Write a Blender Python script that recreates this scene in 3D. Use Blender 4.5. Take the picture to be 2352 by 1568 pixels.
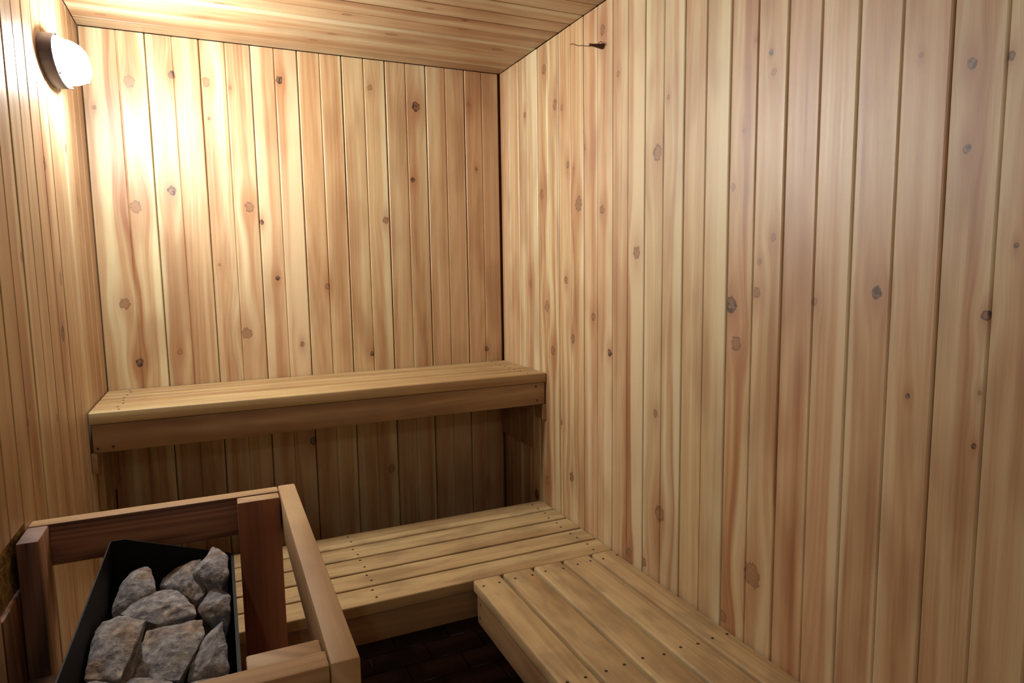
import bpy, bmesh, math, random
from mathutils import Vector, Matrix, noise

# ------------------------------------------------------------------ reset
for o in list(bpy.data.objects):
    bpy.data.objects.remove(o, do_unlink=True)
scene = bpy.context.scene
COL = scene.collection
R = random.Random(7)

# ------------------------------------------------------------------ room size (metres)
# origin: back left floor corner, x to the right, y towards the back wall (room is at y < 0), z up
W, H = 1.5456, 2.225
YF = -4.05                      # wall with the door, behind the camera

# ------------------------------------------------------------------ camera
CAM = Vector((0.3728, -2.6948, 1.3906))
YAW, PITCH, ROLL, FPX = 0.4233, 0.1114, -0.0152, 1502.1
fwd = Vector((math.sin(YAW) * math.cos(PITCH), math.cos(YAW) * math.cos(PITCH), -math.sin(PITCH)))
rgt = fwd.cross(Vector((0, 0, 1))).normalized()
upv = rgt.cross(fwd)
c_, s_ = math.cos(ROLL), math.sin(ROLL)
cr, cu = rgt * c_ + upv * s_, upv * c_ - rgt * s_
camd = bpy.data.cameras.new('camera')
cam = bpy.data.objects.new('camera', camd)
COL.objects.link(cam)
cam.matrix_world = Matrix(((cr.x, cu.x, -fwd.x, CAM.x), (cr.y, cu.y, -fwd.y, CAM.y),
                           (cr.z, cu.z, -fwd.z, CAM.z), (0, 0, 0, 1)))
camd.sensor_width = 36.0
camd.lens = 36.0 * FPX / 2352.0
camd.clip_start = 0.02
scene.camera = cam


def bp(px, py, ax, val):
    """photo pixel -> point on the plane coordinate[ax] = val"""
    d = fwd * FPX + cr * (px - 1176) - cu * (py - 784)
    return CAM + d * ((val - CAM[ax]) / d[ax])


# ------------------------------------------------------------------ world and exposure
wd = bpy.data.worlds.new('world')
scene.world = wd
wd.use_nodes = True
wd.node_tree.nodes['Background'].inputs['Color'].default_value = (0.02, 0.017, 0.014, 1)
wd.node_tree.nodes['Background'].inputs['Strength'].default_value = 0.3
vs = scene.view_settings
vs.view_transform = 'Standard'
vs.look = 'None'
vs.gamma = 1.0
vs.use_curve_mapping = False
vs.exposure = 0.38
LAMP_POWER = 205.0              # emission of the glass of the wall lamp in view
LAMP2_POWER = 75.0             # emission of the same lamp behind the camera
LAMP_COL = (1.0, 0.985, 0.955)


# ------------------------------------------------------------------ small helpers
def srgb(r, g, b):
    f = lambda c: (c / 12.92) if c <= 0.04045 else ((c + 0.055) / 1.055) ** 2.4
    return (f(r / 255.0), f(g / 255.0), f(b / 255.0), 1.0)


def empty(name, loc=(0, 0, 0)):
    o = bpy.data.objects.new(name, None)
    o.empty_display_size = 0.05
    o.location = loc
    COL.objects.link(o)
    return o


def tag(o, label=None, cat=None, group=None, kind=None):
    if label: o['label'] = label
    if cat: o['category'] = cat
    if group: o['group'] = group
    if kind: o['kind'] = kind
    return o


def link(name, me, parent=None, mats=()):
    o = bpy.data.objects.new(name, me)
    COL.objects.link(o)
    for m in mats:
        me.materials.append(m)
    if parent is not None:
        o.parent = parent
    return o


def mesh_bm(bm, name, smooth=None):
    me = bpy.data.meshes.new(name)
    bmesh.ops.recalc_face_normals(bm, faces=bm.faces)
    bm.to_mesh(me)
    bm.free()
    if smooth is not None:
        me.shade_smooth()
        me.set_sharp_from_angle(angle=math.radians(smooth))
    return me


def box_mesh(name, x0, x1, y0, y1, z0, z1, bevel=0.0, seg=2):
    bm = bmesh.new()
    bmesh.ops.create_cube(bm, size=1.0)
    for v in bm.verts:
        v.co = Vector(((x0 + x1) / 2 + v.co.x * (x1 - x0), (y0 + y1) / 2 + v.co.y * (y1 - y0),
                       (z0 + z1) / 2 + v.co.z * (z1 - z0)))
    if bevel:
        bmesh.ops.bevel(bm, geom=list(bm.edges), offset=bevel, segments=seg, affect='EDGES', profile=0.5)
    return mesh_bm(bm, name, 40 if bevel else None)


def prism_mesh(name, prof, length, smooth=35):
    """profile polygon in local x/z, extruded along local y, centred"""
    bm = bmesh.new()
    a = [bm.verts.new((x, -length / 2, z)) for x, z in prof]
    b = [bm.verts.new((x, length / 2, z)) for x, z in prof]
    n = len(prof)
    for i in range(n):
        bm.faces.new((a[i], a[(i + 1) % n], b[(i + 1) % n], b[i]))
    bm.faces.new(a)
    bm.faces.new(list(reversed(b)))
    return mesh_bm(bm, name, smooth)


def frame(origin, xa, ya):
    """matrix with local x = xa, local y = ya, local z = xa x ya"""
    xa, ya = Vector(xa).normalized(), Vector(ya).normalized()
    za = xa.cross(ya)
    m = Matrix((xa, ya, za)).transposed().to_4x4()
    m.translation = Vector(origin)
    return m


# ------------------------------------------------------------------ node helpers
class NT:
    def __init__(self, tree):
        self.t = tree
        self.n = tree.nodes
        self.l = tree.links

    def new(self, typ, **kw):
        nd = self.n.new(typ)
        for k, v in kw.items():
            setattr(nd, k, v)
        return nd

    def put(self, sock, val):
        if val is None:
            return
        if isinstance(val, bpy.types.NodeSocket):
            self.l.new(val, sock)
        else:
            sock.default_value = val

    def math(self, op, a, b=None, c=None, clamp=False):
        nd = self.new('ShaderNodeMath', operation=op, use_clamp=clamp)
        for i, v in enumerate((a, b, c)):
            if v is not None:
                self.put(nd.inputs[i], v)
        return nd.outputs[0]

    def comb(self, x, y, z):
        nd = self.new('ShaderNodeCombineXYZ')
        for i, v in enumerate((x, y, z)):
            self.put(nd.inputs[i], v)
        return nd.outputs[0]

    def noise(self, vec, scale=1.0, detail=2.0, rough=0.5, dist=0.0, dim='3D'):
        nd = self.new('ShaderNodeTexNoise', noise_dimensions=dim)
        self.put(nd.inputs['Vector'], vec)
        nd.inputs['Scale'].default_value = scale
        nd.inputs['Detail'].default_value = detail
        nd.inputs['Roughness'].default_value = rough
        nd.inputs['Distortion'].default_value = dist
        return nd.outputs['Fac']

    def smooth(self, v, a, b, lo=0.0, hi=1.0):
        nd = self.new('ShaderNodeMapRange', interpolation_type='SMOOTHSTEP')
        self.put(nd.inputs['Value'], v)
        for k, x in (('From Min', a), ('From Max', b), ('To Min', lo), ('To Max', hi)):
            self.put(nd.inputs[k], x)
        return nd.outputs['Result']

    def mix(self, fac, a, b, blend='MIX'):
        nd = self.new('ShaderNodeMix', data_type='RGBA', blend_type=blend)
        self.put(nd.inputs[0], fac)
        self.put(nd.inputs[6], a)
        self.put(nd.inputs[7], b)
        return nd.outputs[2]

    def ramp(self, fac, stops):
        nd = self.new('ShaderNodeValToRGB')
        e = nd.color_ramp.elements
        while len(e) < len(stops):
            e.new(0.5)
        for el, (p, c) in zip(e, stops):
            el.position = p
            el.color = c
        self.put(nd.inputs[0], fac)
        return nd.outputs[0]


def new_mat(name):
    m = bpy.data.materials.new(name)
    m.use_nodes = True
    t = NT(m.node_tree)
    bs = m.node_tree.nodes['Principled BSDF']
    return m, t, bs


def plain_mat(name, col, rough=0.5, metal=0.0):
    m, t, bs = new_mat(name)
    bs.inputs['Base Color'].default_value = col
    bs.inputs['Roughness'].default_value = rough
    bs.inputs['Metallic'].default_value = metal
    return m


# node group for one knot in a board
def knot_group():
    g = bpy.data.node_groups.new('knot', 'ShaderNodeTree')
    for nm in ('u', 'v', 'ku', 'kv', 'r', 'el', 'wob'):
        g.interface.new_socket(nm, in_out='INPUT', socket_type='NodeSocketFloat')
    for nm in ('warp', 'core', 'ring', 'halo', 'q'):
        g.interface.new_socket(nm, in_out='OUTPUT', socket_type='NodeSocketFloat')
    t = NT(g)
    gi, go = t.new('NodeGroupInput'), t.new('NodeGroupOutput')
    I = {s.name: s for s in gi.outputs}
    du = t.math('SUBTRACT', I['u'], I['ku'])
    dv = t.math('DIVIDE', t.math('SUBTRACT', I['v'], I['kv']), I['el'])
    uu, vv = t.math('DIVIDE', du, I['r']), t.math('DIVIDE', dv, I['r'])
    u2, v2 = t.math('MULTIPLY', uu, uu), t.math('MULTIPLY', vv, vv)
    q = t.math('SQRT', t.math('ADD', u2, v2))
    q = t.math('ADD', q, t.math('MULTIPLY', t.math('SUBTRACT', I['wob'], 0.5), 0.9))
    t.put(go.inputs['q'], q)
    t.put(go.inputs['core'], t.smooth(q, 0.8, 1.05, 1.0, 0.0))
    ra = t.math('ABSOLUTE', t.math('SUBTRACT', q, 1.0))
    t.put(go.inputs['ring'], t.smooth(ra, 0.03, 0.2, 1.0, 0.0))
    gh = t.math('EXPONENT', t.math('MULTIPLY', t.math('ADD', t.math('MULTIPLY', u2, 0.22), t.math('MULTIPLY', v2, 0.045)), -1.0))
    t.put(go.inputs['halo'], gh)
    gw = t.math('EXPONENT', t.math('MULTIPLY', t.math('ADD', t.math('MULTIPLY', u2, 0.10), t.math('MULTIPLY', v2, 0.03)), -1.0))
    t.put(go.inputs['warp'], t.math('MULTIPLY', t.math('MULTIPLY', du, gw), -0.8))
    return g


KNOT = knot_group()


def scaled(pal, k):
    return {n: (c[0] * k, c[1] * k, c[2] * k, 1.0) for n, c in pal.items()}


CEDAR = dict(dark=srgb(180, 126, 82), heart=srgb(209, 171, 125), mid=srgb(222, 194, 150), sap=srgb(240, 224, 182))


CEDAR = scaled(CEDAR, 0.66)


def wood_mat(name, pal, knots=(), sapl=0.0, sapr=0.0, w=0.17, band=1.0, bias=0.0, ring=0.06, fine=0.24,
             rough=0.48, bump=0.0, seed=None, blotch=0.12, stain=0.0, freq=1.0, spec=0.9, tint=(1.0, 1.0, 1.0)):
    """cedar: streaks and growth rings along local y, knots = [(u, v, radius, elongation, darkness)]"""
    m, t, bs = new_mat(name)
    tc = t.new('ShaderNodeTexCoord')
    sp = t.new('ShaderNodeSeparateXYZ')
    t.l.new(tc.outputs['Object'], sp.inputs[0])
    u, v, z = sp.outputs
    if seed is None:
        oi = t.new('ShaderNodeObjectInfo')
        rnd = t.math('MULTIPLY', oi.outputs['Random'], 61.0)
    else:
        rnd = float(seed)
    up = u
    core = ringm = halo = rq = deep = None
    if knots:
        wob = t.noise(t.comb(t.math('MULTIPLY', u, 90.0), t.math('MULTIPLY', v, 70.0), 0.0), 1.0, 1.0, dim='2D')
        for (ku, kv, kr, el, dk) in knots:
            k = t.new('ShaderNodeGroup')
            k.node_tree = KNOT
            for nm, val in (('u', u), ('v', v), ('ku', ku), ('kv', kv), ('r', kr), ('el', el), ('wob', wob)):
                t.put(k.inputs[nm], val)
            up = t.math('ADD', up, k.outputs['warp'])
            if dk >= 0.85:
                deep = k.outputs['core'] if deep is None else t.math('MAXIMUM', deep, k.outputs['core'])
            c = t.math('MULTIPLY', k.outputs['core'], min(1.0, 0.45 + 0.5 * dk))
            r_ = t.math('MULTIPLY', k.outputs['ring'], 0.2 + 0.65 * dk)
            h = t.math('MULTIPLY', k.outputs['halo'], 0.25 + 0.5 * dk)
            qq = t.math('MULTIPLY', k.outputs['q'], k.outputs['core'])
            core = c if core is None else t.math('MAXIMUM', core, c)
            ringm = r_ if ringm is None else t.math('MAXIMUM', ringm, r_)
            halo = h if halo is None else t.math('MAXIMUM', halo, h)
            rq = qq if rq is None else t.math('ADD', rq, qq)

    # the side faces of a piece continue the grain of its front: across = u + 0.7 z
    ua = t.math('MULTIPLY_ADD', z, 0.7, up)
    un = t.math('MULTIPLY_ADD', z, 0.7, u)

    def vec(x, su, sv, off):
        return t.comb(t.math('MULTIPLY_ADD', x, su, off), t.math('MULTIPLY_ADD', v, sv, rnd), 0.0)
    n1 = t.noise(vec(ua, 24.0 * freq, 0.55, 0.0), 1.0, 1.0, 0.5, dim='2D')
    n2 = t.noise(vec(ua, 105.0 * freq, 1.3, 11.3), 1.0, 2.0, 0.55, dim='2D')
    nc = t.noise(vec(ua, 7.0 * freq, 0.42, 23.7), 1.0, 1.0, 0.4, dim='2D')
    n3 = t.noise(vec(ua, 520.0 * freq, 9.0, 37.1), 1.0, 1.0, dim='2D')
    rings = t.math('SINE', t.math('MULTIPLY', nc, 95.0))
    tt = t.math('MULTIPLY_ADD', t.math('SUBTRACT', n1, 0.5), 1.4 * band, 0.5 + bias)
    tt = t.math('MULTIPLY_ADD', t.math('SUBTRACT', n2, 0.5), 0.42 * band, tt)
    tt = t.math('MULTIPLY_ADD', rings, ring, tt)
    tt = t.math('MULTIPLY_ADD', t.math('SUBTRACT', n3, 0.5), fine, tt)
    col = t.ramp(tt, [(0.0, pal['dark']), (0.36, pal['heart']), (0.62, pal['mid']), (1.0, pal['sap'])])
    if sapl or sapr:
        wv = t.math('MULTIPLY', t.math('SUBTRACT', t.noise(vec(un, 4.0, 0.9, 3.3), 1.0, 1.0, dim='2D'), 0.5), 0.045)
        uw = t.math('ADD', up, wv)
        sc = t.mix(t.math('MULTIPLY', n2, 0.5), pal['sap'], pal['mid'])
        if sapl:
            col = t.mix(t.smooth(uw, -w / 2 + sapl - 0.005, -w / 2 + sapl + 0.008, 0.9, 0.0), col, sc)
        if sapr:
            col = t.mix(t.smooth(uw, w / 2 - sapr - 0.008, w / 2 - sapr + 0.005, 0.0, 0.9), col, sc)
    if tint != (1.0, 1.0, 1.0):
        col = t.mix(1.0, col, (*tint, 1.0), 'MULTIPLY')
    if blotch:
        nb = t.noise(vec(un, 9.0, 2.6, 5.9), 1.0, 2.0, dim='2D')
        col = t.mix(t.smooth(nb, 0.42, 0.75, 0.0, blotch * 3.0), col, srgb(176, 128, 88), 'MULTIPLY')
    if stain:
        ns = t.noise(vec(un, 14.0, 5.0, 9.1), 1.0, 3.0, 0.6, dim='2D')
        col = t.mix(t.smooth(ns, 0.45, 0.72, 0.0, stain), col, srgb(96, 78, 58))
    if knots:
        col = t.mix(t.math('MULTIPLY', halo, 0.75), col, srgb(138, 78, 36))
        cr_ = t.math('SINE', t.math('MULTIPLY', rq, 26.0))
        kc = t.mix(t.math('MULTIPLY_ADD', cr_, 0.3, 0.4), srgb(150, 106, 70), srgb(92, 60, 40))
        col = t.mix(core, col, kc)
        if deep is not None:
            col = t.mix(t.math('MULTIPLY', deep, t.smooth(wob, 0.36, 0.56, 0.95, 0.25)), col, srgb(44, 26, 16))
        col = t.mix(ringm, col, srgb(52, 30, 18))
    t.put(bs.inputs['Base Color'], col)
    t.put(bs.inputs['Roughness'], t.math('MULTIPLY_ADD', n2, 0.12, rough - 0.06))
    bs.inputs['Specular IOR Level'].default_value = spec
    if bump:
        b = t.new('ShaderNodeBump')
        b.inputs['Strength'].default_value = bump
        b.inputs['Distance'].default_value = 0.0006
        t.put(b.inputs['Height'], t.noise(t.comb(t.math('MULTIPLY', u, 420.0), t.math('MULTIPLY', v, 6.0), rnd), 1.0, 0.0))
        t.put(bs.inputs['Normal'], b.outputs['Normal'])
    return m


# ------------------------------------------------------------------ shared materials
M_back = plain_mat('board_backing', srgb(96, 64, 40), 0.9)
BENCH = dict(dark=srgb(150, 122, 84), heart=srgb(178, 150, 106), mid=srgb(188, 162, 116), sap=srgb(200, 177, 132))
BENCHU = dict(dark=srgb(176, 138, 92), heart=srgb(202, 164, 112), mid=srgb(212, 182, 128), sap=srgb(228, 204, 150))
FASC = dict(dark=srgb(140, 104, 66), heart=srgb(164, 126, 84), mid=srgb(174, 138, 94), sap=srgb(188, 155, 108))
GUARD = dict(dark=srgb(165, 126, 84), heart=srgb(194, 156, 110), mid=srgb(203, 168, 122), sap=srgb(215, 184, 138))
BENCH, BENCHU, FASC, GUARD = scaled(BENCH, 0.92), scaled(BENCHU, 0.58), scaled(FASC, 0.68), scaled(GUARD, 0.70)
CHAR = dict(dark=srgb(68, 47, 37), heart=srgb(120, 86, 68), mid=srgb(144, 104, 82), sap=srgb(172, 128, 98))
CHARR = dict(dark=srgb(80, 44, 30), heart=srgb(124, 74, 48), mid=srgb(140, 88, 58), sap=srgb(158, 102, 70))
M_slat = wood_mat('bench_slat_wood', BENCH, band=0.7, ring=0.10, rough=0.58, stain=0.35, blotch=0.1, spec=0.4)
M_slatu = wood_mat('upper_slat_wood', BENCHU, band=1.2, ring=0.1, rough=0.52, stain=0.08, blotch=0.08, spec=0.5)
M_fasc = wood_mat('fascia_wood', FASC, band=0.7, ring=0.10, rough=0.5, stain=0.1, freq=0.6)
M_guard = wood_mat('guard_wood', GUARD, band=0.9, ring=0.14, rough=0.6, blotch=0.1, stain=0.12, spec=0.35)
M_char = wood_mat('heat_darkened_wood', CHAR, band=1.0, ring=0.2, rough=0.6, blotch=0.0, stain=0.2, spec=0.4)
M_charr = wood_mat('red_brown_post_wood', CHARR, band=1.0, ring=0.1, rough=0.6, blotch=0.0, spec=0.4)
M_grey = wood_mat('weathered_end_grain', dict(dark=srgb(88, 66, 60), heart=srgb(112, 88, 80), mid=srgb(124, 98, 90), sap=srgb(136, 110, 100)), rough=0.7, blotch=0)
M_nail = plain_mat('nail_steel', srgb(52, 38, 30), 0.6, 0.3)

# ------------------------------------------------------------------ structure: slabs behind the boards
TB = 0.018                     # board thickness
S = 0.06


def slab(name, *b):
    o = link(name, box_mesh(name, *b), None, [M_back])
    tag(o, kind='structure')
    return o


floor_ = slab('floor', -S, W + S, YF - S, S, -0.06, -0.010)
ceiling = slab('ceiling', -S, W + S, YF - S, S, H + TB, H + TB + 0.05)
wall_back = slab('wall_back', -TB - S, W + TB + S, TB, TB + S, -0.06, H + TB)
wall_left = slab('wall_left', -TB - S, -TB, YF - S, TB, -0.06, H + TB)
wall_right = slab('wall_right', W + TB, W + TB + S, YF - S, TB, -0.06, H + TB)
wall_front = slab('wall_front', -TB, W + TB, YF - S, YF - TB, -0.06, H + TB)
tag(floor_, 'dark brown brick tile floor with thin grout lines', None)
tag(ceiling, 'knotty cedar plank ceiling')
tag(wall_back, 'knotty cedar plank wall behind the two stacked benches')
tag(wall_left, 'cedar plank wall carrying the lit lamp beside the heater')
tag(wall_right, 'knotty cedar plank wall along the side bench')
tag(wall_front, 'cedar plank wall with the door')


def board_profile(w, gap=0.0014, ch=0.0045, bead=True, bo=0.0):
    hw, T = w / 2 - gap / 2, TB
    p = [(-hw, 0), (-hw, T - 0.0065), (-hw + ch * 0.45, T - 0.0012), (-hw + ch * 0.8, T)]
    if bead:
        p += [(bo + x_, T - d_) for x_, d_ in ((-0.0042, 0), (-0.0022, 0.0012), (-0.0006, 0.0036), (0.0008, 0.0036), (0.0020, 0.0008), (0.0034, 0))]
    p += [(hw - ch, T), (hw - ch * 0.4, T - 0.0016), (hw, T - 0.0065), (hw, 0)]
    return p


def board(parent, centre, xa, ya, w, length, mat, bead=True, jig=1.0, bo=0.0):
    """wall board: local x across, local y along, front face looks along local z"""
    me = prism_mesh('board', board_profile(w, bead=bead and w > 0.1, bo=bo), length, 25)
    o = link('board', me, parent, [mat])
    m = frame(centre, xa, ya)
    za = Vector((m[0][2], m[1][2], m[2][2]))
    m.translation = m.translation - za * (TB + 0.0006 * R.random() * jig)
    m = m @ Matrix.Rotation(math.radians(R.uniform(-0.45, 0.45)) * jig, 4, 'Y')
    o.matrix_world = m
    return o


# ------------------------------------------------------------------ wall and ceiling boards
def knots_for(ax, val, lo, hi, coord, pts, to_local):
    """knots whose back-projected position lies between lo and hi along coord"""
    out = []
    for (px, py, rp, dk) in pts:
        p = bp(px, py, ax, val)
        q = bp(px, py + rp, ax, val)
        r = (q - p).length
        if lo < p[coord] < hi:
            out.append((p, r, dk))
    res = []
    for p, r, dk in out:
        uu, vv = to_local(p)
        res.append((uu, vv, max(0.003, r / 1.15), 1.2, dk))
    return res


TINTS = [(1.0, 0.97, 0.95), (1.0, 1.02, 0.97), (1.02, 0.95, 0.92), (0.97, 0.98, 0.96), (1.03, 1.01, 0.95)]
# back wall: (left edge, right edge, sap left, sap right, band, bias)
KB = [(297, 187, 12, .5), (394, 172, 8, 1), (473, 188, 9, .5), (641, 184, 8, 1), (955, 245, 10, .9), (850, 201, 6, .5),
      (312, 475, 12, .5), (395, 438, 9, .9), (573, 475, 10, .6), (601, 510, 5, .9), (638, 638, 5, .9), (753, 658, 6, .8),
      (568, 765, 11, .5), (287, 697, 11, .5), (321, 833, 8, .9), (414, 808, 6, .5), (694, 790, 5, .7), (855, 812, 5, .9),
      (1118, 801, 5, .9), (948, 413, 5, 1), (528, 201, 4, .6), (480, 272, 3, .9), (216, 247, 4, .8), (886, 505, 7, .8),
      (721, 1012, 8, 1), (1146, 290, 5, .9), (1076, 240, 4, .6), (1094, 388, 3, 1), (504, 608, 3, .5), (900, 1075, 8, .5)]
BB = [(0.0, 0.198, 0, 0, 1.6, .03), (0.198, 0.369, .014, .008, .8, -.14), (0.369, 0.541, 0, 0, 1.3, .10),
      (0.541, 0.707, .028, .05, .9, .05), (0.707, 0.873, 0, .012, .7, -.06), (0.873, 1.044, 0, .022, .7, -.04),
      (1.044, 1.213, 0, .012, .8, -.04), (1.213, 1.382, 0, .008, .6, -.04), (1.382, W - 0.006, 0, 0, .6, -.10)]
for i, (a, b, sl, sr, bd, bi) in enumerate(BB):
    c = (a + b) / 2
    kn = knots_for(1, 0.0, a, b, 0, KB, lambda p: (p.x - c, p.z - H / 2))
    m = wood_mat('back_wall_cedar', CEDAR, kn, sl, sr, b - a, bd, bi, seed=3.1 + i * 7.7, tint=TINTS[(i * 2 + 1) % 5])
    board(wall_back, (c, 0, H / 2), (1, 0, 0), (0, 0, 1), b - a, H - 0.004, m, bo=0.013 if i == 0 else 0.0)

# right wall, boards run from the back corner towards the door; local x = -y direction
KR = [(1384, 68, 10, .8), (1249, 160, 10, .7), (1205, 264, 6, .8), (1274, 240, 10, .6), (1290, 247, 7, .4), (1304, 378, 7, .8),
      (1317, 387, 4, .7), (1329, 468, 15, .7), (1383, 481, 9, .8), (1510, 351, 16, .75), (1462, 580, 13, .6), (1244, 447, 9, .6),
      (1341, 340, 7, .5), (1218, 651, 7, .6), (1300, 643, 8, .7), (1256, 703, 11, .5), (1316, 778, 9, .7), (1363, 728, 8, .7),
      (1400, 810, 8, .9), (1270, 805, 9, .7), (1680, 700, 17, 1.0), (1738, 671, 11, .7), (1690, 788, 15, .6), (1772, 120, 7, .9),
      (1778, 165, 8, .5), (1684, 430, 8, .5), (1776, 545, 9, .5), (1870, 692, 9, .5), (2013, 672, 13, .9), (2084, 910, 6, .9),
      (2232, 145, 12, .95), (2322, 128, 10, .9), (2220, 342, 10, 1), (2335, 563, 6, .9), (2265, 725, 11, 1), (2237, 1025, 6, 1),
      (2250, 903, 5, .6), (1514, 1180, 16, .7), (1727, 1320, 24, .45), (1660, 1415, 11, .6), (1445, 1268, 9, .8), (1478, 1290, 9, .8),
      (1313, 1095, 9, .7), (1258, 1102, 8, .6), (1233, 1135, 10, 1), (2116, 127, 6, .6), (1710, 300, 5, .7), (1535, 222, 5, .7),
      (1420, 170, 7, .5), (1505, 950, 8, .5), (1290, 970, 5, .7), (1736, 92, 5, .8), (1745, 600, 6, .4)]
RB = [0.0, 0.187, 0.360, 0.531, 0.710, 0.889, 1.061, 1.238, 1.412, 1.587, 1.763, 1.943]
while RB[-1] < -YF - 0.2:
    RB.append(RB[-1] + 0.1775)
RP = {0: (0, .012, .7, -.08), 1: (0, .05, 1.0, .08), 2: (0, .0, 1.4, -.04), 3: (.01, 0, 1.3, .0), 4: (.0, .03, 1.2, .02), 5: (0, .055, .9, -.02),
      6: (.02, .03, 1.0, .06), 7: (0, .03, .6, .02), 8: (0, .0, 1.3, -.06), 9: (0, .02, .7, -.05), 10: (.012, 0, .9, -.06), 11: (0, 0, .8, -.08)}
for i in range(len(RB) - 1):
    a, b = RB[i], RB[i + 1]
    c = (a + b) / 2
    sl, sr, bd, bi = RP.get(i, (0, 0.02, 0.9, -0.05))
    kn = knots_for(0, W, -b, -a, 1, KR, lambda p: (-p.y - c, p.z - H / 2)) if i < 13 else []
    m = wood_mat('right_wall_cedar', CEDAR, kn, sl, sr, b - a, bd, bi, seed=101.3 + i * 5.3, tint=TINTS[(i * 3) % 5])
    # local x must be such that x cross y looks into the room (-x): x = (0,-1,0), y = (0,0,1) gives (-1,0,0)
    board(wall_right, (W, -c, H / 2), (0, -1, 0), (0, 0, 1), b - a, H - 0.004, m)

# left wall; local x = +y
KL = [(103, 375, 12, .9), (145, 765, 16, .9), (140, 640, 12, .6), (152, 340, 7, .6), (180, 462, 10, .7), (195, 543, 4, .9), (70, 930, 9, .6),
      (51, 590, 9, .7), (224, 822, 5, .8), (66, 970, 7, .6), (132, 960, 8, .6)]
LB = [0.0, 0.189, 0.385, 0.579, 0.779, 0.966, 1.155, 1.345]
while LB[-1] < -YF - 0.2:
    LB.append(LB[-1] + 0.190)
for i in range(len(LB) - 1):
    a, b = LB[i], LB[i + 1]
    c = (a + b) / 2
    kn = knots_for(0, 0.0, -b, -a, 1, KL, lambda p: (p.y + c, p.z - H / 2)) if i < 8 else []
    m = wood_mat('left_wall_cedar', CEDAR, kn, 0.03 if i % 3 == 1 else 0, 0.02 if i % 3 == 2 else 0, b - a, 0.7, -0.08 if i else -.15, seed=211.9 + i * 6.1)
    if i == 6:
        # this board is broken open beside the heater: a long piece above the hole and a short one below
        for z0, z1 in ((0.905, H - 0.002), (0.002, 0.79)):
            board(wall_left, (0, -c, (z0 + z1) / 2), (0, 1, 0), (0, 0, 1), b - a, z1 - z0, m if z0 > 0.5 else M_char, jig=0.2)
    else:
        board(wall_left, (0, -c, H / 2), (0, 1, 0), (0, 0, 1), b - a, H - 0.004, m)

# ceiling, boards run left to right; local x = towards the back wall... front face looks down
KC = [(797, 34, 5, .7), (898, 79, 5, .7), (1069, 47, 4, .9), (1063, 68, 4, .6), (1143, 114, 5, .6), (468, 40, 4, .5), (230, 33, 4, .6),
      (502, 8, 4, .8), (762, 78, 3, .8), (720, 92, 3, .8), (988, 20, 4, .5)]
CB = [0.0, 0.180, 0.357, 0.534, 0.711]
while CB[-1] < -YF - 0.2:
    CB.append(CB[-1] + 0.1775)
for i in range(len(CB) - 1):
    a, b = CB[i], CB[i + 1]
    c = (a + b) / 2
    # x = (0,1,0), y = (1,0,0): x cross y = (0,0,-1)
    kn = knots_for(2, H, -b, -a, 1, KC, lambda p: (p.y + c, p.x - W / 2)) if i < 6 else []
    kn = [(ku, kv, kr * .5, 2.0, dk) for (ku, kv, kr, el, dk) in kn]
    m = wood_mat('ceiling_cedar', scaled(CEDAR, 0.86), kn, 0.03 if i in (1, 3) else 0, 0.02 if i == 1 else 0, b - a, 0.8, -0.10, seed=331.7 + i * 4.9)
    board(ceiling, (W / 2, -c, H), (0, 1, 0), (1, 0, 0), b - a, W - 0.003, m)

# wall with the door behind the camera
M_front = wood_mat('front_wall_cedar', CEDAR, band=0.8, bias=-0.1)
for i in range(9):
    a, b = i * W / 9, (i + 1) * W / 9
    board(wall_front, ((a + b) / 2, YF, H / 2), (-1, 0, 0), (0, 0, 1), b - a, H - 0.004, M_front)
door = empty('door_1', (0.95, YF, 0))
tag(door, 'plain cedar sauna door with a vertical handle', None, None, 'structure')
link('door_leaf', box_mesh('door_leaf', -0.36, 0.36, 0.004, 0.044, 0.012, 1.95, 0.003), door, [M_guard])
link('door_handle', box_mesh('door_handle', -0.31, -0.28, 0.06, 0.085, 0.9, 1.15, 0.005), door, [M_guard])
for zz in (0.93, 1.10):
    link('handle_spacer', box_mesh('handle_spacer', -0.305, -0.285, 0.044, 0.062, zz, zz + 0.02), door, [M_guard])

# loose insulation showing in the broken board
bm = bmesh.new()
bmesh.ops.create_grid(bm, x_segments=34, y_segments=40, size=0.5)
for v in bm.verts:
    yy, zz = v.co.x * 0.19, v.co.y * 0.215
    n = noise.fractal(Vector((yy * 60, zz * 45, 3.0)), 1.0, 2.0, 4)
    v.co = Vector((-0.0105 + 0.006 * n, -1.25 + yy, 0.8025 + zz))
m, t, bs = new_mat('mineral_wool')
tc = t.new('ShaderNodeTexCoord')
nz = t.noise(tc.outputs['Object'], 55.0, 5.0, 0.7)
t.put(bs.inputs['Base Color'], t.ramp(nz, [(0.3, srgb(70, 50, 26)), (0.5, srgb(138, 112, 62)), (0.7, srgb(180, 160, 104))]))
bs.inputs['Roughness'].default_value = 0.95
link('insulation', mesh_bm(bm, 'insulation', 60), wall_left, [m])

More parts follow.
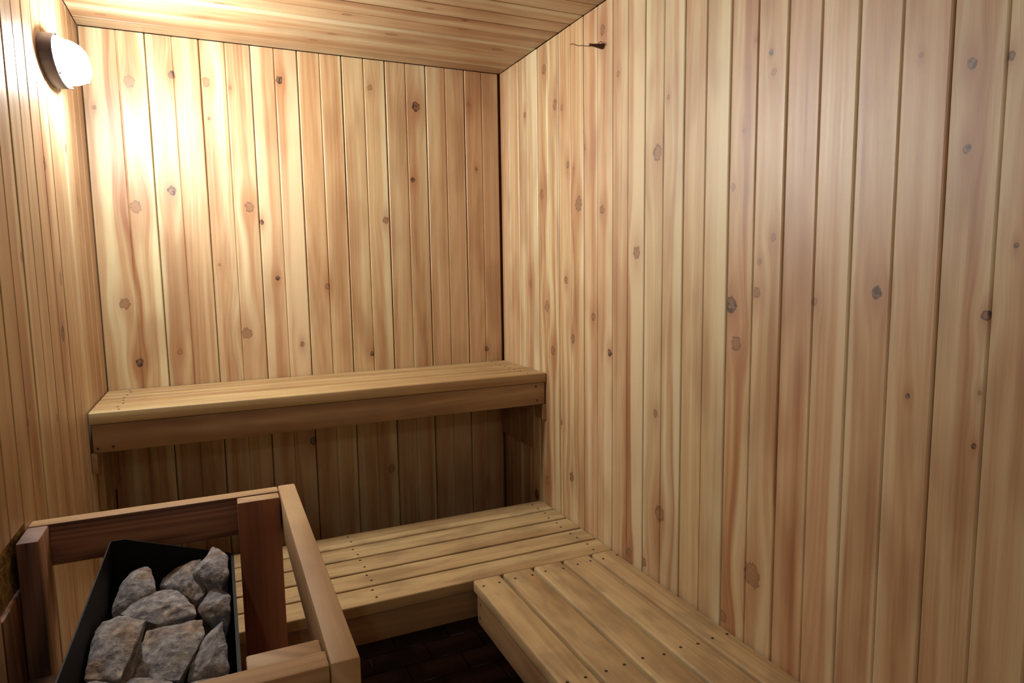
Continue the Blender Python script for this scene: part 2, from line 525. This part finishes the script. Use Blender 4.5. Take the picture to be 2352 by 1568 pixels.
# ------------------------------------------------------------------ floor tiles
m_tile, t, bs = new_mat('floor_tile')
tc = t.new('ShaderNodeTexCoord')
oi = t.new('ShaderNodeObjectInfo')
nz = t.noise(tc.outputs['Object'], 30.0, 4.0, 0.6)
tcol = t.ramp(nz, [(0.3, srgb(44, 20, 16)), (0.7, srgb(66, 32, 24))])
t.put(bs.inputs['Base Color'], t.mix(t.math('MULTIPLY', oi.outputs['Random'], 0.5), tcol, srgb(36, 22, 20)))
bs.inputs['Roughness'].default_value = 0.38
m_grout = plain_mat('grout', srgb(170, 146, 138), 0.9)
floor_.data.materials.clear()
floor_.data.materials.append(m_grout)
PX, PY = 0.2055, 0.1103
tile_me = box_mesh('tile', -PX / 2 + 0.002, PX / 2 - 0.002, -PY / 2 + 0.002, PY / 2 - 0.002, -0.011, 0.0, 0.0015, 1)
tile_me.materials.append(m_tile)
j = -30
for j in range(-36, 5):
    yc = -0.4445 + PY * (j + 0.5)
    if yc > -0.04 or yc < -3.0:
        continue
    off = 1.006 if j % 2 else 1.109
    i = -8
    for i in range(-8, 5):
        x0 = off + i * PX
        if x0 < -0.001 - PX * .5 or x0 + PX > W + PX * .5:
            continue
        a, b = max(x0, 0.002), min(x0 + PX, W - 0.002)
        if b - a < 0.03:
            continue
        me = tile_me
        if b - a < PX - 0.01:
            me = box_mesh('tile', -(b - a) / 2 + 0.002, (b - a) / 2 - 0.002, -PY / 2 + 0.002, PY / 2 - 0.002, -0.011, 0.0)
            me.materials.append(m_tile)
        o = bpy.data.objects.new('tile', me)
        COL.objects.link(o)
        o.parent = floor_
        o.location = ((a + b) / 2, yc, 0)


# ------------------------------------------------------------------ benches
def round_prof(w, t_, r=0.005):
    """rounded rectangle profile, x across, z from 0 to t_"""
    p = []
    for cx, cz, a0 in ((w / 2 - r, t_ - r, 0), (-w / 2 + r, t_ - r, 90), (-w / 2 + r, r, 180), (w / 2 - r, r, 270)):
        for k in range(4):
            a = math.radians(a0 + k * 30)
            p.append((cx + r * math.cos(a), cz + r * math.sin(a)))
    return p


bm = bmesh.new()
bmesh.ops.create_cone(bm, cap_ends=True, segments=10, radius1=0.0042, radius2=0.0036, depth=0.0012)
NAIL = mesh_bm(bm, 'nail')
NAIL.materials.append(M_nail)


def lumber(name, parent, centre, xa, ya, w, t_, length, mats, r=0.005, nails=()):
    o = link(name, prism_mesh(name, round_prof(w, t_, r), length, 50), parent, mats)
    m = frame(centre, xa, ya)
    o.matrix_parent_inverse = parent.matrix_world.inverted() if parent else Matrix()
    o.matrix_world = m
    for (u, v) in nails:
        n = bpy.data.objects.new('nail', NAIL)
        COL.objects.link(n)
        n.parent = o
        n.location = (u, v, t_ + 0.0003)
    return o


def jnail(vs, w=0.03):
    out = []
    for v in vs:
        for s in (-1, 1):
            out.append((s * w * R.uniform(0.6, 1.0), v + R.uniform(-0.006, 0.006)))
    return out


ZU, ZL, TS = 0.978, 0.440, 0.037
# upper bench
bu = empty('sauna_bench', (W / 2, -0.2, 0.0))
bpy.context.view_layer.update()
tag(bu, 'upper cedar slat bench fixed high against the back wall', 'bench')
for (y0, y1) in ((-0.002, -0.098), (-0.104, -0.206), (-0.212, -0.312), (-0.316, -0.419)):
    w = y0 - y1
    lumber('slat', bu, (W / 2, (y0 + y1) / 2, ZU - TS), (0, -1, 0), (1, 0, 0), w, TS, W - 0.008, [M_slatu], 0.004,
           jnail((-W / 2 + 0.075, W / 2 - 0.075)))
# x=(0,-1,0), y=(1,0,0): z=(0,0,1)
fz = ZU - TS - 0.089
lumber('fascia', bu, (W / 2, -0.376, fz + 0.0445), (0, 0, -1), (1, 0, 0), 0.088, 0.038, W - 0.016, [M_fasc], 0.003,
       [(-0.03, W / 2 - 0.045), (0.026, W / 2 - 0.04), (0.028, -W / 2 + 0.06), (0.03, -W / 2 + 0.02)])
for side in (0, 1):
    x0 = 0.001 if side == 0 else W - 0.039
    lumber('cleat', bu, (x0 + 0.019, -0.19, fz + 0.02), (1, 0, 0), (0, 1, 0), 0.036, 0.069, 0.365, [M_fasc], 0.003)
    xe = 0.0085 if side == 0 else W - 0.0085
    lumber('end_block', bu, (xe, -0.379, fz - 0.062), (1, 0, 0), (0, 1, 0), 0.015, 0.062, 0.07, [M_fasc], 0.003)
    # grooved offcut of wall board carrying the cleat
    pr = [(-0.168, 0), (0.168, 0), (0.168, 0.014), (0.164, 0.017)]
    for g in (0.11, 0.03, -0.06):
        pr += [(g + 0.004, 0.017), (g, 0.0135), (g - 0.004, 0.017)]
    pr += [(-0.164, 0.017), (-0.168, 0.014)]
    o = link('bracket_board', prism_mesh('bracket_board', pr, 0.198, 25), bu, [M_fasc])
    o.matrix_parent_inverse = bu.matrix_world.inverted()
    if side == 0:
        o.matrix_world = frame((0.001, -0.170, fz - 0.101), (0, 1, 0), (0, 0, 1))
    else:
        o.matrix_world = frame((W - 0.001, -0.170, fz - 0.101), (0, -1, 0), (0, 0, 1))

# lower bench parallel to it
bl = empty('sauna_bench', (W / 2, -0.63, 0.0))
bpy.context.view_layer.update()
tag(bl, 'lower cedar slat bench below and in front of the upper bench', 'bench')
ys = [-0.365, -0.4715, -0.5755, -0.6845, -0.7885, -0.893]
for k in range(5):
    y0, y1 = ys[k] - (0.0 if k == 0 else 0.0065), ys[k + 1] + (0.0065 if k < 4 else 0)
    if k in (0, 3):
        y1 -= 0.002
    lumber('slat', bl, (W / 2, (y0 + y1) / 2, ZL - TS), (0, -1, 0), (1, 0, 0), y0 - y1, TS, W - 0.008, [M_slat], 0.005,
           jnail((W / 2 - 0.06, -0.02, -W / 2 + 0.06)))
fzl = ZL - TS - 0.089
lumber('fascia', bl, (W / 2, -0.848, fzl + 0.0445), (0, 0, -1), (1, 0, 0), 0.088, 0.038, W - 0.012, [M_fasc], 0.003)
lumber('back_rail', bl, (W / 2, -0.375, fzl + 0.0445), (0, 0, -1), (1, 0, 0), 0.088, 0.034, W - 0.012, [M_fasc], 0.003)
for xx in (0.022, 0.76, W - 0.022):
    lumber('joist', bl, (xx, -0.6275, fzl + 0.002), (1, 0, 0), (0, 1, 0), 0.036, 0.086, 0.43, [M_fasc], 0.003)

# side bench along the right wall
br = empty('sauna_bench', (W - 0.25, -1.85, 0.0))
bpy.context.view_layer.update()
tag(br, 'low cedar slat bench running along the right wall, square to the others', 'bench')
YE = -2.86
yb = -0.898
xs = [W - 0.505, W - 0.411, W - 0.303, W - 0.196, W - 0.088, W - 0.004]
for k in range(5):
    x0, x1 = xs[k] + (0 if k == 0 else 0.0055), xs[k + 1] - (0.0055 if k < 4 else 0)
    L = yb - YE
    lumber('slat', br, ((x0 + x1) / 2, (yb + YE) / 2, ZL - TS), (1, 0, 0), (0, 1, 0), x1 - x0, TS, L, [M_slat], 0.006,
           jnail((L / 2 - 0.045, L / 2 - 0.56, -L / 2 + 0.5), 0.032))
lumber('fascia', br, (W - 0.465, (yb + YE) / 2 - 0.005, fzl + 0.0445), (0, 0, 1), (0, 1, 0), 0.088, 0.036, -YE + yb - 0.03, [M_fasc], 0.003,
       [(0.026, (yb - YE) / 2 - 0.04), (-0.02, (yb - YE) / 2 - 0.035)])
for yy in (-0.945, -1.46, -2.0, -2.6):
    lumber('joist', br, (W - 0.23, yy, fzl + 0.002), (0, -1, 0), (1, 0, 0), 0.036, 0.086, 0.448, [M_fasc], 0.003)
for (xx, yy) in ((W - 0.44, -2.75), (W - 0.06, -2.75)):
    lumber('leg', br, (xx, yy, 0.157), (1, 0, 0), (0, 0, 1), 0.07, 0.036, 0.313, [M_fasc], 0.003)

# ------------------------------------------------------------------ heater guard (fence of 2x4 around the heater)
gd = empty('heater_guard', (0.26, -1.49, 0.0))
bpy.context.view_layer.update()
tag(gd, 'wooden guard rail of darkened posts and pale rails around the heater', 'guard rail')
ZG, T2 = 0.890, 0.038


def gpiece(name, x0, x1, y0, y1, z0, z1, along, mats, topm=None, sidem=None):
    """2x4; faces looking up can carry their own material slot, faces turned to the heater another"""
    bm = bmesh.new()
    bmesh.ops.create_cube(bm, size=1.0)
    cx, cy, cz = (x0 + x1) / 2, (y0 + y1) / 2, (z0 + z1) / 2
    dims = Vector((x1 - x0, y1 - y0, z1 - z0))
    for v in bm.verts:
        v.co = Vector((v.co.x * dims.x, v.co.y * dims.y, v.co.z * dims.z))
    bmesh.ops.bevel(bm, geom=list(bm.edges), offset=0.0035, segments=2, affect='EDGES', profile=0.5)
    # local frame: local y along the grain
    rot = {'x': Matrix(((0, 0, 1), (1, 0, 0), (0, 1, 0))), 'y': Matrix.Identity(3), 'z': Matrix(((1, 0, 0), (0, 0, 1), (0, -1, 0)))}[along]
    for f in bm.faces:
        n = f.normal
        f.material_index = 0
        if topm is not None and n.z > 0.5:
            f.material_index = topm
        if sidem is not None:
            d, idx = sidem
            if n.dot(Vector(d)) > 0.6:
                f.material_index = idx
    inv = rot.inverted()
    # world = rot_w @ local ; choose rot_w columns so that local y is the grain direction
    cols = {'x': (Vector((0, 0, 1)), Vector((1, 0, 0)), Vector((0, 1, 0))),
            'y': (Vector((1, 0, 0)), Vector((0, 1, 0)), Vector((0, 0, 1))),
            'z': (Vector((0, 1, 0)), Vector((0, 0, 1)), Vector((1, 0, 0)))}[along]
    mw = Matrix(cols).transposed()
    for v in bm.verts:
        v.co = mw.inverted() @ v.co
    o = link(name, mesh_bm(bm, name, 40), gd, mats)
    o.matrix_parent_inverse = gd.matrix_world.inverted()
    m4 = mw.to_4x4()
    m4.translation = Vector((cx, cy, cz))
    o.matrix_world = m4
    return o


YB, YFR, XR = -1.105, -1.880, 0.5165
gpiece('rail', 0.0006, XR - T2 - 0.001, YB - T2, YB, ZG - 0.089, ZG, 'x', [M_guard, M_char], None, ((0, -1, 0), 1))
gpiece('rail', XR - T2, XR, YFR, YB + 0.001, ZG - 0.087, ZG + 0.001, 'y', [M_guard])
gpiece('rail', 0.004, XR - T2 - 0.001, YFR, YFR + T2, ZG - 0.089, ZG, 'x', [M_guard, M_char], None, ((0, 1, 0), 1))
gpiece('post', 0.388, 0.4765, YB - 2 * T2 - 0.001, YB - T2 - 0.001, 0.0, ZG - 0.002, 'z', [M_charr, M_guard], 1)
gpiece('post', 0.380, 0.4745, YFR + T2 + 0.001, YFR + 2 * T2 + 0.001, 0.0, ZG - 0.004, 'z', [M_charr, M_guard], 1)
gpiece('post', 0.0006, 0.037, YB - T2 - 0.090, YB - T2 - 0.001, 0.0, ZG - 0.001, 'z', [M_char, M_grey], 1)
gpiece('post', 0.0006, 0.037, YFR + T2 + 0.001, YFR + T2 + 0.090, 0.0, ZG - 0.001, 'z', [M_char, M_grey], 1)
gpiece('ledge_block', 0.0006, 0.128, YB - T2 - 0.130, YB - T2 - 0.092, 0.530, 0.619, 'x', [M_char, M_grey], 1)

# ------------------------------------------------------------------ heater
M_steel, t, bs = new_mat('black_heater_steel')
tc = t.new('ShaderNodeTexCoord')
nz = t.noise(tc.outputs['Object'], 18.0, 4.0, 0.6)
t.put(bs.inputs['Base Color'], t.ramp(nz, [(0.3, srgb(9, 8, 9)), (0.75, srgb(17, 15, 16))]))
bs.inputs['Roughness'].default_value = 0.6
bs.inputs['Specular IOR Level'].default_value = 0.2
X0, X1, Y0, Y1 = 0.146, 0.371, -1.187, -1.762
ZW, ZFt = 0.850, 0.780
ht = empty('sauna_heater', ((X0 + X1) / 2, (Y0 + Y1) / 2, 0))
bpy.context.view_layer.update()
tag(ht, 'black steel sauna heater with a sloping open top full of stones', 'heater')
TH = 0.0025


def hpart(name, me):
    o = link(name, me, ht, [M_steel])
    o.matrix_parent_inverse = ht.matrix_world.inverted()
    return o


def end_panel(name, y0, y1):
    bm = bmesh.new()
    pts = [(X0, 0.10), (X1, 0.10), (X1, ZFt), (X0 + 0.026, ZW), (X0, ZW)]
    a = [bm.verts.new((x, y0, z)) for x, z in pts]
    b = [bm.verts.new((x, y1, z)) for x, z in pts]
    n = len(pts)
    for i in range(n):
        bm.faces.new((a[i], a[(i + 1) % n], b[(i + 1) % n], b[i]))
    bm.faces.new(a)
    bm.faces.new(list(reversed(b)))
    return hpart(name, mesh_bm(bm, name))


end_panel('end_panel', Y0 - TH, Y0)
end_panel('end_panel', Y1, Y1 + TH)
hpart('wall_panel', box_mesh('wall_panel', X0, X0 + TH, Y1 + TH, Y0 - TH, 0.10, ZW))
hpart('front_panel', box_mesh('front_panel', X1 - TH, X1, Y1 + TH, Y0 - TH, 0.10, ZFt))
hpart('rim', box_mesh('rim', X1 - 0.001, X1 + 0.0035, Y1 + TH, Y0 - TH, ZFt - 0.012, ZFt + 0.001))
hpart('stone_tray', box_mesh('stone_tray', X0 + TH, X1 - TH, Y1 + TH, Y0 - TH, 0.600, 0.606))
for xx in (X0 + 0.02, X1 - 0.05):
    for yy in (Y0 - 0.05, Y1 + 0.02):
        hpart('leg', box_mesh('leg', xx, xx + 0.03, yy, yy + 0.03, 0.0, 0.104))

# ------------------------------------------------------------------ heater stones
m_stone, t, bs = new_mat('heater_stone')
tc = t.new('ShaderNodeTexCoord')
oi = t.new('ShaderNodeObjectInfo')
mp = t.new('ShaderNodeMapping')
t.l.new(tc.outputs['Object'], mp.inputs['Vector'])
t.put(mp.inputs['Location'], t.comb(t.math('MULTIPLY', oi.outputs['Random'], 9.0), 0.0, 0.0))
na = t.noise(mp.outputs['Vector'], 14.0, 4.0, 0.6)
nb = t.noise(mp.outputs['Vector'], 60.0, 5.0, 0.65)
ncn = t.noise(mp.outputs['Vector'], 24.0, 3.0, 0.5, 0.6)
cg = t.ramp(nb, [(0.28, srgb(66, 66, 72)), (0.5, srgb(132, 130, 132)), (0.74, srgb(190, 187, 182))])
cb = t.ramp(nb, [(0.28, srgb(72, 58, 50)), (0.5, srgb(136, 118, 104)), (0.74, srgb(188, 172, 152))])
cs = t.mix(t.smooth(na, 0.48, 0.66), cg, cb)
cs = t.mix(t.smooth(ncn, 0.60, 0.70, 0.0, 0.45), cs, srgb(126, 126, 104))
t.put(bs.inputs['Base Color'], cs)
bs.inputs['Roughness'].default_value = 0.85
b = t.new('ShaderNodeBump')
b.inputs['Strength'].default_value = 0.9
b.inputs['Distance'].default_value = 0.006
t.put(b.inputs['Height'], nb)
t.put(bs.inputs['Normal'], b.outputs['Normal'])


def stone(outline, zt, zb, label, seed, peak=0.012, base=0.612):
    """outline in pixels of the photo: its upper edge lies at height zt in the tray, its lower edge at zb; the body fills the tray below"""
    rr = random.Random(seed)
    y0 = min(p[1] for p in outline)
    y1 = max(p[1] for p in outline)
    pts = []
    for (px, py) in outline:
        p = bp(px, py, 2, zt + (zb - zt) * (py - y0) / (y1 - y0))
        p.x = min(max(p.x, X0 + 0.007), X1 - 0.007)
        p.y = min(max(p.y, Y1 + 0.007), Y0 - 0.008)
        pts.append(p)
    cen = sum(pts, Vector()) / len(pts)
    pts = [cen + (p - cen) * 0.955 for p in pts]
    nrm = Vector((0, -0.45, 1.0)).normalized()
    allp = list(pts)
    for p in rr.sample(pts, max(3, len(pts) // 2)):        # a few ridge points, proud of the outline
        allp.append(cen + (p - cen) * rr.uniform(0.25, 0.6) + nrm * peak * rr.uniform(0.5, 1.3))
    for p in pts:                                         # lower body
        q = cen + (p - cen) * 0.66
        allp.append(Vector((q.x, q.y, max(base + 0.01, q.z - rr.uniform(0.035, 0.05)))))
        q = cen + (p - cen) * 0.3
        allp.append(Vector((q.x, q.y, base + rr.uniform(0.0, 0.01))))
    bm = bmesh.new()
    for p in allp:
        bm.verts.new(p - cen)
    bmesh.ops.convex_hull(bm, input=bm.verts)
    bmesh.ops.delete(bm, geom=[v for v in bm.verts if not v.link_faces], context='VERTS')
    bmesh.ops.bevel(bm, geom=list(bm.edges), offset=0.0016, segments=1, affect='EDGES', clamp_overlap=True)
    bmesh.ops.triangulate(bm, faces=bm.faces)
    for _ in range(4):
        long_ = [e for e in bm.edges if e.calc_length() > 0.007]
        bmesh.ops.subdivide_edges(bm, edges=long_, cuts=1, use_grid_fill=False)
        bmesh.ops.triangulate(bm, faces=bm.faces)
    bm.normal_update()
    off = Vector((seed * 3.7, 0, 0))
    for v in bm.verts:
        w_ = v.co + off
        n = noise.fractal(w_ * 45, 1.0, 2.0, 4) * 0.0026 - abs(noise.noise(w_ * 19)) * 0.004 + 0.0016
        v.co = v.co + v.normal * n
    o = link('heater_stone', mesh_bm(bm, 'heater_stone', 30), None, [m_stone])
    o.location = cen
    tag(o, label, 'stone', 'stones in the heater')
    return o


def zc_(pts, k=4.64, ox=180, oy=1230):
    return [(ox + x / k, oy + y / k) for x, y in pts]


stone(zc_([(340, 840), (345, 765), (420, 560), (560, 370), (750, 305), (790, 345), (840, 540), (770, 615), (560, 690)]), 0.797, 0.748,
      'upright tan-grey stone with a rounded top leaning on the heater wall panel', 3)
stone(zc_([(860, 540), (885, 450), (1010, 330), (1220, 230), (1310, 205), (1225, 370), (1240, 440), (1330, 500), (1370, 620), (1270, 700), (1060, 560)]), 0.783, 0.74,
      'long grey stone lying in front of the back corner stone', 5)
stone(zc_([(430, 830), (620, 650), (860, 565), (1060, 565), (1240, 720), (1280, 840), (1170, 870), (860, 960), (760, 885), (520, 875)]), 0.768, 0.745,
      'broad flat grey stone in the middle of the heater with crumbly edges', 8)
stone(zc_([(1210, 390), (1370, 230), (1430, 110), (1490, 120), (1630, 190), (1625, 410), (1530, 515), (1240, 425)]), 0.808, 0.768,
      'blocky light grey stone rising highest in the back corner of the heater', 11)
stone(zc_([(1270, 770), (1380, 660), (1450, 520), (1640, 610), (1640, 800), (1440, 890), (1310, 860)]), 0.757, 0.722,
      'dark slate stone pressed against the front panel of the heater', 14)
stone(zc_([(90, 1030), (250, 900), (430, 835), (735, 885), (640, 960), (520, 1200), (450, 1560), (10, 1560), (10, 1480), (110, 1220)]), 0.805, 0.772,
      'large brown-grey slab stone sloping down beside the wall panel', 17, 0.014)
stone(zc_([(690, 1080), (720, 1010), (960, 960), (1340, 885), (1360, 1050), (1200, 1330), (1080, 1560), (500, 1560), (620, 1250)]), 0.760, 0.730,
      'large purple-grey stone with a pale flat top edge in the middle', 21, 0.014)
stone(zc_([(1550, 885), (1565, 1100), (1620, 1420), (1420, 1500), (1140, 1560), (1220, 1300), (1330, 1080)]), 0.768, 0.715,
      'pointed wedge-shaped grey stone standing beside the front panel', 25)
stone(zc_([(480, 1560), (560, 1505), (880, 1512), (1060, 1580), (1030, 1800), (520, 1800)]), 0.778, 0.765,
      'small brown stone between the slab stone and the front rail', 28)
stone(zc_([(30, 1650), (70, 1565), (200, 1545), (420, 1590), (420, 1800), (60, 1800)]), 0.782, 0.775,
      'rough tan stone at the foot of the large slab stone', 31)
stone(zc_([(1150, 1590), (1450, 1520), (1640, 1460), (1660, 1800), (1120, 1800)]), 0.735, 0.73,
      'low grey stone behind the front rail of the guard', 35)

# ------------------------------------------------------------------ wall lamp
M_ring = plain_mat('lamp_ring_grey', srgb(92, 86, 100), 0.45, 0.2)


def glow_mat(name, power):
    """frosted glass lit by the bulb behind it: brightest at its front, dimmer towards the ring"""
    m, t, bs = new_mat(name)
    bs.inputs['Base Color'].default_value = (0.9, 0.9, 0.88, 1)
    bs.inputs['Roughness'].default_value = 0.25
    tc = t.new('ShaderNodeTexCoord')
    sp = t.new('ShaderNodeSeparateXYZ')
    t.l.new(tc.outputs['Object'], sp.inputs[0])
    bs.inputs['Emission Color'].default_value = (*LAMP_COL, 1)
    t.put(bs.inputs['Emission Strength'], t.smooth(sp.outputs[0], 0.032, 0.09, power * 0.2, power * 1.6))
    return m


LA, LBv = 0.147, 0.061           # half length along the wall, half height


def lamp(y, z, power, label):
    root = empty('wall_lamp', (0, y, z))
    bpy.context.view_layer.update()
    tag(root, label, 'lamp', 'bulkhead lamps on the left wall')
    N = 28

    def ring_pts(a, b, x):
        return [(x, a * math.cos(2 * math.pi * k / N), b * math.sin(2 * math.pi * k / N)) for k in range(N)]

    def loft(secs, close_first=False, close_last=True):
        bm = bmesh.new()
        rows = [[bm.verts.new(p) for p in s] for s in secs]
        for r0, r1 in zip(rows, rows[1:]):
            for k in range(N):
                bm.faces.new((r0[k], r0[(k + 1) % N], r1[(k + 1) % N], r1[k]))
        if close_first: bm.faces.new(list(reversed(rows[0])))
        if close_last: bm.faces.new(rows[-1])
        return bm
    bm = loft([ring_pts(LA, LBv, 0.0), ring_pts(LA, LBv, 0.027), ring_pts(LA - .002, LBv - .002, 0.032), ring_pts(LA - 0.008, LBv - 0.008, 0.033),
               ring_pts(LA - 0.012, LBv - 0.012, 0.024)], True, True)
    link('base_ring', mesh_bm(bm, 'base_ring', 40), root, [M_ring])
    secs = []
    for k in range(6):
        a = math.pi / 2 * k / 5.3
        f = math.cos(a) ** 0.55
        secs.append(ring_pts((LA - 0.010) * f, (LBv - 0.010) * f, 0.030 + 0.062 * math.sin(a)))
    link('glass_dome', mesh_bm(loft(secs), 'glass_dome', 60), root, [glow_mat('lamp_glass', power)])
    # clips that hold the glass at the two ends, and two screws in the ring
    o = link('clip', box_mesh('clip', 0.030, 0.074, -0.004, 0.004, -0.006, 0.006, 0.0015), root, [M_ring])
    o.location = (0, LA - 0.010, -0.012)
    for (yy, zz) in ((-0.11, 0.052), (-0.09, -0.062), (0.11, 0.052), (0.09, -0.062)):
        bm = bmesh.new()
        bmesh.ops.create_cone(bm, cap_ends=True, segments=12, radius1=0.004, radius2=0.003, depth=0.004)
        o = link('screw', mesh_bm(bm, 'screw', 40), root, [M_nail])
        o.location = (0.0365, yy * 0.93, zz * 0.78)
        o.rotation_euler = (0, math.pi / 2, 0)
    return root


lamp(-0.507, 1.965, LAMP_POWER, 'lit oval bulkhead lamp high on the wall beside the upper bench')
lamp(-3.35, 1.965, LAMP2_POWER, 'lit oval bulkhead lamp high on the wall near the door')

# ------------------------------------------------------------------ small sensor peg with a wire on the right wall
hk = empty('wire_peg', (W, -0.8335, 2.089))
bpy.context.view_layer.update()
tag(hk, 'small dark brown conical peg with a thin bent wire sticking out of wall', 'peg')
M_peg = plain_mat('peg_brown', srgb(70, 36, 24), 0.5)
bm = bmesh.new()
N = 14
prof = [(0.0, 0.0085), (0.006, 0.0088), (0.010, 0.0078), (0.045, 0.0034), (0.046, 0.0042), (0.050, 0.0042), (0.050, 0.0)]
rows = []
for d, r in prof[:-1]:
    rows.append([bm.verts.new((-d, r * math.cos(2 * math.pi * k / N), r * math.sin(2 * math.pi * k / N))) for k in range(N)])
for r0, r1 in zip(rows, rows[1:]):
    for k in range(N):
        bm.faces.new((r0[k], r0[(k + 1) % N], r1[(k + 1) % N], r1[k]))
bm.faces.new(rows[0])
bm.faces.new(rows[-1])
link('cone', mesh_bm(bm, 'cone', 40), hk, [M_peg])


def tube(name, pts, r, mat, parent):
    cu_ = bpy.data.curves.new(name, 'CURVE')
    cu_.dimensions = '3D'
    sp_ = cu_.splines.new('NURBS')
    sp_.points.add(len(pts) - 1)
    for p_, q_ in zip(sp_.points, pts):
        p_.co = (*q_, 1)
    sp_.use_endpoint_u = True
    sp_.order_u = 3
    cu_.bevel_depth = r
    cu_.bevel_resolution = 2
    tmp = bpy.data.objects.new(name, cu_)
    COL.objects.link(tmp)
    dg = bpy.context.evaluated_depsgraph_get()
    me = bpy.data.meshes.new_from_object(tmp.evaluated_get(dg))
    bpy.data.objects.remove(tmp, do_unlink=True)
    me.materials.clear()
    return link(name, me, parent, [mat])


tube('wire', [(-0.045, 0, -0.004), (-0.060, 0.001, -0.005), (-0.078, 0.0, -0.006), (-0.092, -0.002, -0.009), (-0.101, -0.002, -0.008),
              (-0.109, -0.001, -0.005), (-0.114, 0, -0.005), (-0.118, 0.001, -0.008)], 0.0011, M_peg, hk)
tube('loop', [(-0.001, 0.0, 0.008), (-0.003, 0.0, 0.013), (-0.009, 0.0, 0.015), (-0.015, 0, 0.011), (-0.018, 0, 0.006)], 0.001, M_peg, hk)
bpy.context.view_layer.update()
